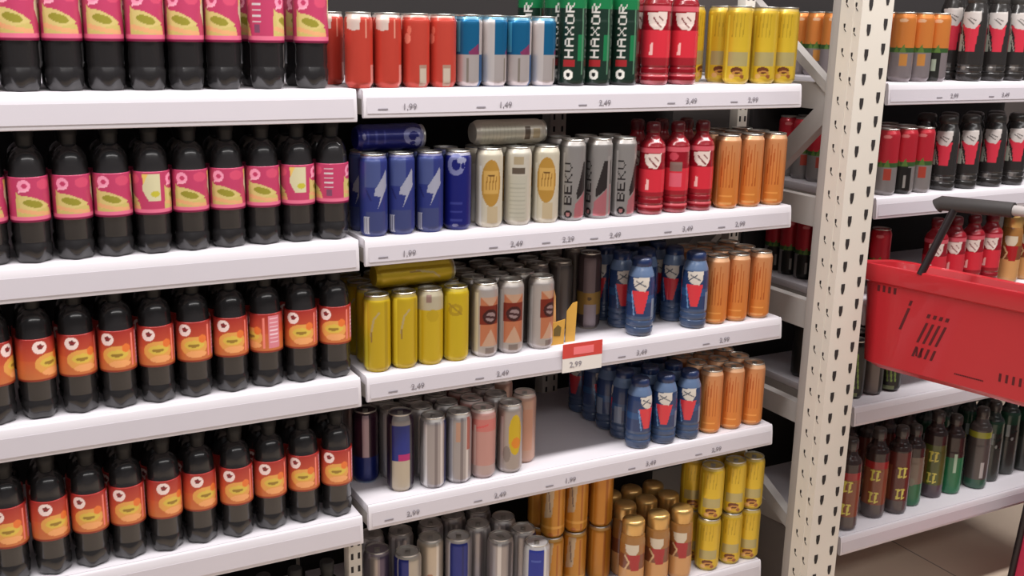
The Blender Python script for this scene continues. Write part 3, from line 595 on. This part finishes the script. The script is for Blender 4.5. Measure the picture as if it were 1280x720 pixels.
# --- third shelf
P(['yellow', 'yellow', 'yellow_silver_top', 'yellow_ring'], [.684, .738, .791, .845], ZC, 25.5, 147, ['plain yellow can with faint streak at the left end of its shelf', 'yellow can with small dark mark, second in the yellow group', 'yellow can with silver upper band, third in the yellow group', 'yellow can with ring emblem beside the white and brown cans'], '', 'yellow cans on the third shelf', backs=(), turns=[-8, 6, 0, 0])
P(['sepia', 'sepia', 'sepia_side'], [.908, .965, 1.034], ZC, 26, 148, ['white can with brown round emblem beside the yellow ring can', 'white can with brown round emblem and orange bands, middle of three', 'white can with its brown emblem turned right, beside yellow cards'], '', 'white cans with brown emblem', backs=(), turns=[10, 0, 0])
for j, yy in enumerate((.085, .139, .193)):
    for i, x in enumerate([.690, .744, .798, .852, .908, .964, 1.022, 1.080, 1.138]):
        if j == 0 and i > 6: continue
        can('grey' if i > 3 else 'yellow', x + (.006 * j if i > 3 else 0), yy, ZC, 25.5, 147, f'{"grey" if i > 3 else "yellow"} can shown by its lid, {ORD[i]}, {["second", "third", "fourth"][j]} row, third shelf', 'cans seen by their lids, third shelf', turn=R_.uniform(-60, 60))
lying('yellow', .690, .062, ZC + .148, 24, 160, 'dull yellow can lying across the standing yellow cans')
can('brown_gold', 1.200, .113, ZC, 25.5, 166, 'dark grey can with a golden band standing back behind the price tag')
can('grey', 1.198, .169, ZC, 25.5, 166, 'dark can directly behind the gold-banded can', 'dark cans at the back of the third shelf')
can('grey', 1.142, .14 + .107, ZC, 25.5, 166, 'dark can deep behind the yellow cards', 'dark cans at the back of the third shelf')
P(['slate', 'slate'], [1.272, 1.414], ZC, 29, 168, ['slate blue bottle with claw emblem and red wedge, standing alone left', 'slate blue bottle with claw emblem beside the orange cans, third shelf'], '', 'slate blue bottles on the third shelf', backs=(), fn=energy, y=.024)
for i, (x, y, tn) in enumerate([(1.268, .092, 80), (1.336, .098, -60), (1.268, .156, 30), (1.336, .164, 90), (1.404, .088, 50), (1.404, .152, 0), (1.268, .220, 60), (1.336, .228, 20)]):
    energy('slate_side' if i % 2 == 0 else 'slate', x, y, ZC, 27, 168, f'slate blue bottle behind the front pair, third shelf, {["left near", "middle near", "left second", "middle second", "right near", "right second", "left deepest", "middle deepest"][i]}', 'slate blue bottles behind, third shelf', turn=tn)
P('orange', [1.478, 1.536, 1.600], ZC, 26.5, 152, 'orange can with fine upright lettering', 'on the third shelf', 'orange cans on the third shelf', backs=(1, 2))
# --- fourth shelf
can('navy_silver', .690, .114, ZD, 25.5, 150, 'navy and dark red can set back at the left end of the fourth shelf')
can('bull', .737, .048, ZD, 26, 160, 'can with blue square over beige and a pink stripe', turn=0)
P(['silver_blue', 'silver_orange', 'rose', 'citrus'], [.800, .856, .910, .972], ZD, 26, 148, ['silver can with blue side beside the blue square can', 'silver can with faint orange edge, beside the rose can', 'rose pink and silver can on the half-empty shelf', 'silver can with yellow fruit picture'], '', 'silver cans on the fourth shelf', backs=(), turns=[0, 0, 0, 0], y=.034)
can('peach', 1.022, .066, ZD, 25, 152, 'pale peach can behind the yellow fruit can, next to the empty shelf')
for j, yy in enumerate((.092, .146, .200, .254)):
    for i, x in enumerate([.690, .744, .800, .856, .912, .968, 1.023]):
        if (j == 0 and i in (0, 6)) or (j == 1 and i == 0): continue
        y2 = yy + (.028 if i == 6 else (.018 if i == 1 else 0))
        can(['silver', 'silver_blue', 'silver', 'silver_orange', 'rose', 'silver', 'peach'][i], x, y2, ZD, 25.5, 148, f'can shown by its lid, {ORD[i]}, {["second", "third", "fourth", "fifth"][j]} row, fourth shelf', 'cans seen by their lids, fourth shelf', turn=R_.uniform(-60, 60))
cols = [(1.287, .028), (1.353, .026), (1.418, .026)]
for i, (x, y) in enumerate(cols):
    for j in range(5):
        nm = ['slate blue bottle turned to its dark back, front of the diagonal line', 'slate blue bottle with claw emblem, middle of the lower trio', 'slate blue bottle with claw emblem beside the orange cans, fourth shelf'][i] if j == 0 else f'slate blue bottle {["", "second", "third", "fourth", "fifth"][j]} deep in the {["left", "middle", "right"][i]} file of the fourth shelf'
        energy('slate' if (i > 0 and j == 0) else ('slate_side' if j < 3 else 'slate'), x, y + j * .060, ZD, 28, 158, nm, 'slate blue bottles on the fourth shelf', turn=(100 if (i == 0 and j == 0) else (0 if j == 0 else R_.uniform(-60, 60))))
P('orange', [1.484, 1.545, 1.606], ZD, 26, 149, 'orange can with fine upright lettering', 'on the fourth shelf', 'orange cans on the fourth shelf', backs=(1, 2))
# --- bottom shelf
bt = [('lilac', .725, .150, 0, 'lilac grey can at the left end of the bottom cluster'), ('blue_half', .778, .112, 0, 'can half blue half cream in the bottom cluster'), ('ivory', .846, .150, 0, 'ivory can between two blue ones in the bottom cluster'),
      ('bull_blue', .903, .128, 0, 'can with blue square above a pink swirl in the bottom cluster'), ('silver', .966, .162, 0, 'silver can with bright edge, fifth in the bottom cluster'), ('silver', .984, .088, 30, 'silver can whose pull tab faces the aisle, centre of the bottom cluster'),
      ('silver_blue', 1.046, .100, 0, 'silver can with blue side behind the framed blue can'), ('blue_framed', 1.042, .032, 0, 'can with framed blue front at the right edge of the bottom cluster'), ('silver', 1.032, .168, 0, 'silver can at the back right of the bottom cluster'),
      ('silver', .738, .218, 0, 'silver can behind the lilac grey one'), ('silver', .800, .205, 0, 'silver can behind the half blue one'), ('silver', .874, .212, 0, 'silver can behind the ivory one'), ('silver', .935, .224, 0, 'silver can behind the blue square one'), ('silver', 1.000, .228, 0, 'silver can deepest in the bottom cluster')]
for k, x, y, tn, lb in bt: can(k, x, y, ZE + .002, 28.5, 168, lb, 'mixed cans in the bottom cluster', turn=tn)
for i, (x, y) in enumerate([(1.123, .105), (1.183, .105), (1.250, .105)]):
    for j, dz in enumerate((0, .135)):
        can('amber' if i < 2 else 'amber_plain', x, y, ZE + dz, 27, 134, f'amber can in the {["lower", "upper"][j]} layer of the stack, {ORD[i]} of three stacks', 'stacked amber cans', tabs=True)
        can('amber_plain', x, y + .058, ZE + dz, 27, 134, f'amber can in the {["lower", "upper"][j]} layer behind, {ORD[i]} of three stacks', 'stacked amber cans behind', tabs=True)
for i, (x, y) in enumerate([(1.290, .030), (1.358, .030), (1.424, .030), (1.312, .096), (1.372, .098), (1.434, .096), (1.312, .158), (1.372, .160), (1.434, .158)]):
    energy('bronze', x, y, ZE, 28.5, 172 if i < 3 else 176, f'gold-capped bronze bottle, {["left", "middle", "right"][i % 3]} one in the {["front", "second", "third"][i // 3]} row', 'bronze bottles on the bottom shelf', turn=0 if i < 3 else R_.uniform(-50, 50))
for i, x in enumerate([1.506, 1.573, 1.630 - .002]):
    for j, dz in enumerate((0, .1305)):
        can('yellow_burger', x, .03, ZE + dz, 26.5 if i else 28, 130, f'yellow burger can, {["lower", "upper"][j]} one of the {["left", "middle", "right"][i]} stack', 'stacked yellow cans on the bottom shelf')
        can('yellow_burger', x - .01, .088, ZE + dz, 26.5 if i else 28, 130, f'yellow can behind, {["lower", "upper"][j]} one of the {["left", "middle", "right"][i]} rear stack', 'stacked yellow cans behind')

# red price tag and yellow cards on the third shelf
def card(parent, name, pts, y0, y1, m_): return link(name, MB().prism(pts, 'y', y0, y1).mesh(name, m_), parent)
t = empty('price_tag', (1.112, -.0095, ZC - .05)); tag(t, 'red and white price tag clipped over the third shelf edge', 'price tag')
card(t, 'paper', [(-.047, .0), (.047, .0), (.047, .030), (-.047, .030)], -.0012, 0, mat('tag_paper', rgb(226, 220, 214), .6, noise=.04))
card(t, 'red_header', [(-.047, .030), (.047, .030), (.047, .060), (-.047, .060)], -.0014, 0, mat('tag_red', rgb(206, 66, 58), .5, noise=.08))
card(t, 'pink_band', [(-.022, .036), (.026, .036), (.026, .052), (-.022, .052)], -.0018, -.0013, mat('tag_pink', rgb(238, 120, 124), .5, noise=.05))
me = text_mesh('2,99', .017); me.materials.clear(); me.materials.append(INK); o = link('price_text', me, t); o.location = (-.016, -.0016, .010); o.rotation_euler = (math.radians(90), 0, 0)
t = empty('shelf_card', (1.075, .030, ZC)); tag(t, 'folded yellow cardboard shelf card standing above the red price tag', 'card')
YC = mat('yellow_card', rgb(214, 164, 70), .6, noise=.1, nscale=40); YC2 = mat('peach_card', rgb(222, 166, 104), .6, noise=.1, nscale=40)
card(t, 'pointed_panel', [(-.024, .0), (.0, .0), (-.004, .10), (-.012, .128), (-.022, .09)], .004, .006, YC2)
card(t, 'low_panel', [(-.026, -.0), (.012, .0), (.014, .052), (-.020, .046)], -.006, -.004, YC)
card(t, 'right_panel', [(.020, .0), (.043, .0), (.046, .084), (.036, .082), (.022, .066)], .001, .003, YC)
card(t, 'dark_mark', [(-.012, .020), (.003, .018), (.005, .036), (-.003, .042), (-.012, .034)], -.0068, -.0059, mat('card_print', rgb(110, 90, 40), .6, noise=.1))

# ================================================================== RIGHT BAY
for i, (x, k) in enumerate([(1.978, 'green_top_orange'), (2.037, 'green_top_orange'), (2.092, 'green_top_orange_dark')]):
    for j in range(7):
        can(k, x, .035 + j * .056, ZA, 26, 156, f'orange-topped grey can, top right shelf, {ORD[i]}, {["front", "second", "third", "fourth", "fifth", "sixth", "seventh"][j]} row', 'orange-topped cans')
for i, x in enumerate([2.212, 2.294, 2.366, 2.44]):
    energy('black', x, .035, ZA, 30, 205, f'tall black claw-emblem bottle, front, top right shelf, {ORD[i]}', 'black claw bottles on the top right shelf', turn=[-18, 0, 14, 0][i])
    energy('black', x, .1, ZA, 30, 215, f'black bottle in the second row of the top right shelf, {ORD[i]}', 'black bottles in the second row')
for i, (x, k) in enumerate([(1.966, 'tomato'), (2.025, 'tomato_dark'), (2.083, 'tomato')]):
    for j in range(7):
        can(k, x, .035 + j * .056, ZB, 26, 156, f'red-topped can under the orange-topped cans, {ORD[i]}, {["front", "second", "third", "fourth", "fifth", "sixth", "seventh"][j]} row', 'red-topped cans')
for i, x in enumerate([2.170, 2.250, 2.343, 2.425]):
    energy('black', x, .04, ZB, 30, 182, f'black bottle with red wedge above the grey basket grip, {ORD[i]}', 'black claw bottles on the second right shelf', turn=[-14, 6, -10, 8][i])
    energy('black', x, .105, ZB, 30, 182, f'black bottle in the row behind, above the basket grip, {ORD[i]}', 'black bottles behind the grip')
for i, x in enumerate([1.965, 2.03]):
    for j in range(2, 7): can('tomato_dark', x, .04 + j * .058, ZC, 26, 156, f'dark red-topped can above the basket by the post, {["left", "right"][i]}, {["front", "second", "third", "fourth", "fifth", "sixth", "seventh"][j]} row', 'dark red-topped cans')
can('tomato', 2.08, .13, ZC, 26, 150, 'red-topped can partly hidden by the basket handle arm')
for i, x in enumerate([2.170, 2.236, 2.304, 2.372]):
    energy('red', x, .035, ZC, 29, 187, f'red claw bottle seen just above the basket rim, {ORD[i]}', 'red bottles above the basket rim', turn=0)
for i, x in enumerate([2.455, 2.52]): energy('bronze', x, .035, ZC, 27, 180, f'bronze bottle above the basket rim, {["left", "right"][i]}', 'bronze bottles above the basket rim')
for i, (x, k) in enumerate([(1.960, 'claw_can'), (2.026, 'claw_can_grey'), (2.090, 'claw_can')]):
    for j in range(4): can(k, x, .062 + j * .06, ZD, 28, 150, f'{"grey" if "grey" in k else "black"} can with {"plain panel" if "grey" in k else "green claws"} below the basket, {ORD[i]}, {["front", "second", "third", "fourth"][j]} row', 'black clawed cans below the basket', turn=0 if j == 0 else 30)
teas = [(1.957, .040, 'tea_red', 245, 'red-brown tea bottle with yellow lettering beside the rack post'), (2.076, .060, 'tea_red', 245, 'red-brown tea bottle with yellow lettering, second from the rack post'), (2.150, .052, 'tea_brown', 240, 'dark brown tea bottle with lettering on its right side'),
        (2.222, .070, 'tea_green', 225, 'tea bottle with green foot and grey label'), (2.318, .080, 'tea_lime', 245, 'tea bottle with bright yellow-green lettering'), (2.385, .075, 'tea_mint', 225, 'green tea bottle beside the yellow-green lettered one'),
        (2.480, .066, 'tea_grey', 235, 'clear grey bottle with yellow collar band'), (2.555, .085, 'tea_dark', 235, 'dark green bottle just right of the grey one'), (2.640, .098, 'tea_dark', 245, 'dark green bottle with pale collar near the picture edge'), (2.715, .090, 'tea_dark', 245, 'dark green bottle cut by the right picture edge')]
for x, y, k, H, lb in teas: energy(k, x, y, .315 - .010, 31, H, lb, 'tea bottles on the lowest right shelf', name='tea_bottle')
for i, x in enumerate([2.0, 2.075, 2.15, 2.225, 2.30, 2.375, 2.45, 2.55, 2.63]): energy('tea_dark' if i > 4 else 'tea_brown', x, .165, .305, 31, 240, f'tea bottle in the shaded row behind, lowest right shelf, {ORD[i]}', 'tea bottles in the second row', name='tea_bottle')

# ---- red shopping basket
RED = mat('red_basket_plastic', rgb(184, 32, 42), .38, noise=.05, nscale=15, coat=.25); RSL = mat('basket_slot_shadow', rgb(84, 8, 16), .7, noise=.1)
GRIP = mat('grey_grip_plastic', rgb(58, 54, 54), .6, noise=.1); ARM = mat('black_handle_plastic', rgb(38, 30, 32), .4, noise=.1)
def basket(loc, name, label, L=.50, W=.28, Hh=.265, rz=0, taper=.04, slots=True, ltaper=.016):
    """long side faces local -X, long axis along local Y; origin at base centre"""
    t = empty(name, loc, rz); tag(t, label, 'basket')
    b = MB(); bm = b.bm; N = 40
    def ring(l, w_, z, r):
        pts = []
        for cx, cy, a0 in ((w_ / 2 - r, l / 2 - r, 0), (-w_ / 2 + r, l / 2 - r, 90), (-w_ / 2 + r, -l / 2 + r, 180), (w_ / 2 - r, -l / 2 + r, 270)):
            for k in range(8):
                a = math.radians(a0 + 90 * k / 7); pts.append(bm.verts.new((cx + r * math.cos(a), cy + r * math.sin(a), z)))
        return pts
    prof = [(.03, .0, -.02), (.012, .0, -.006), (0.0, .012, 0), (0, .05, 0), (0, Hh - .045, 0), (0, Hh - .040, .010), (0, Hh - .012, .014), (0, Hh - .002, .012), (0, Hh, .006), (0, Hh - .004, .0), (0, Hh - .03, -.003), (0, .05, -.003), (.01, .008, -.003), (.03, .005, -.02)]
    rings = []
    for ins, z, out in prof:
        k = taper * (1 - z / Hh); kl = ltaper * (1 - z / Hh); rings.append(ring(L - 2 * kl - 2 * ins + 2 * out, W - 2 * k - 2 * ins + 2 * out, z, .045))
    for A, B in zip(rings, rings[1:]):
        for i in range(len(A)):
            f = bm.faces.new((A[i], A[(i + 1) % len(A)], B[(i + 1) % len(A)], B[i])); f.smooth = True
    bm.faces.new(rings[0]); bm.faces.new(rings[-1])
    bmesh.ops.recalc_face_normals(bm, faces=bm.faces)
    if slots:
        def xat(z): return -(W / 2 - taper * (1 - z / Hh))
        def slot(y, z, ww, hh, lean=0):
            v = []
            for (dy, dz) in ((-ww, -hh), (ww, -hh), (ww, hh), (-ww, hh)):
                zz = z + dz; yy = y + dy + lean * dz; v.append((xat(zz), yy, zz))
            A = [b.bm.verts.new((x - .0008, y_, z_)) for x, y_, z_ in v]; B = [b.bm.verts.new((x + .003, y_, z_)) for x, y_, z_ in v]
            fs = [b.bm.faces.new(A), b.bm.faces.new(B[::-1])] + [b.bm.faces.new((A[i], B[i], B[(i + 1) % 4], A[(i + 1) % 4])) for i in range(4)]
            for f in fs: f.material_index = 1
        y0 = L / 2
        slot(y0 - .118, .130, .003, .026, -.3); slot(y0 - .128, .168, .003, .006, -.3)
        for k in range(4):
            slot(y0 - .162 - k * .014, .108, .0028, .024, -.35)
            slot(y0 - .150 - k * .014, .062, .0028, .012, -.3); slot(y0 - .172 - k * .014, .148, .0035, .0045, -.3)
        for k in range(9): slot(y0 - .34 - k * .014, .052, .0025, .009)
        for k in range(2): slot(y0 - .155 - k * .01, .062, .002, .010)
        for k in range(4): slot(y0 - .05 - k * .013, Hh - .055, .003, .007)
        for k in range(16): slot(y0 - .245 - k * .004, .035, .0015, .0015)
        bmesh.ops.recalc_face_normals(b.bm, faces=b.bm.faces)
    link('basket_body', b.mesh('basket_body', RED, RSL), t)
    return t
bt_ = basket((1.965, -.262, .778), 'shopping_basket', 'red plastic shopping basket with slotted side and black handle arms', W=.20, Hh=.242)
bt_.rotation_euler = (math.radians(.6), math.radians(8), math.radians(16))
def arm(y, yt, nm='handle_arm', x=-.105, xt=-.07, top=.375, n=8):
    pts = [(x + (xt - x) * k / n, y + (yt - y) * k / n, .235 + (top - .235) * k / n) for k in range(n + 1)]
    link(nm, MB().tube(pts, .0115, 10, .7).mesh(nm, ARM), bt_)
arm(.105, .072, top=.392); arm(-.180, -.175, top=.405)
g = link('grip', MB().tube([(-.07, .112, .388), (-.07, .102, .396), (-.07, .0, .401), (-.07, -.04, .403), (-.07, -.05, .403)], .0165, 14).mesh('grip', GRIP), bt_)
link('pale_sleeve', MB().tube([(-.07, -.048, .403), (-.07, -.09, .404)], .011, 12).mesh('pale_sleeve', mat('pale_plastic', rgb(176, 168, 166), .4, noise=.05)), bt_)['label'] = 'pale grey sleeve'
link('pink_sleeve', MB().tube([(-.07, -.088, .404), (-.07, -.19, .406)], .0155, 12).mesh('pink_sleeve', mat('magenta_plastic', rgb(206, 30, 110), .4, noise=.05)), bt_)['label'] = 'magenta sleeve'

# ---- wheeled basket at the lower right edge
t = empty('basket_trolley', (2.655, -.32, 0), 0); tag(t, 'pink-red wheeled basket trolley cut by the lower right edge', 'trolley')
PK = mat('pink_trolley_plastic', rgb(214, 60, 92), .35, noise=.08, coat=.3)
b = MB(); b.prism([(-.17, .07), (.17, .07), (.13, .40), (-.13, .40)], 'y', -.24, .24); link('bin', b.mesh('bin', PK), t)
b = MB()
for s in (-1, 1):
    b.tube([(-.175, s * .235, .06), (-.135, s * .235, .41)], .009); b.tube([(.175, s * .235, .06), (.135, s * .235, .41)], .009)
b.box(-.142, .142, -.25, .25, .40, .42, .006); b.box(-.18, .18, -.25, .25, .055, .072, .004)
link('frame', b.mesh('frame', ARM), t)
for sx in (-1, 1):
    for sy in (-1, 1):
        b = MB(); b.lathe([(.010, -.012), (.028, -.010), (.030, 0), (.028, .010), (.010, .012)], 20); bmesh.ops.rotate(b.bm, verts=b.bm.verts, matrix=Matrix.Rotation(math.radians(90), 3, 'X'))
        o = link('wheel', b.mesh('wheel', ARM), t); o.location = (sx * .165, sy * .20, .030)
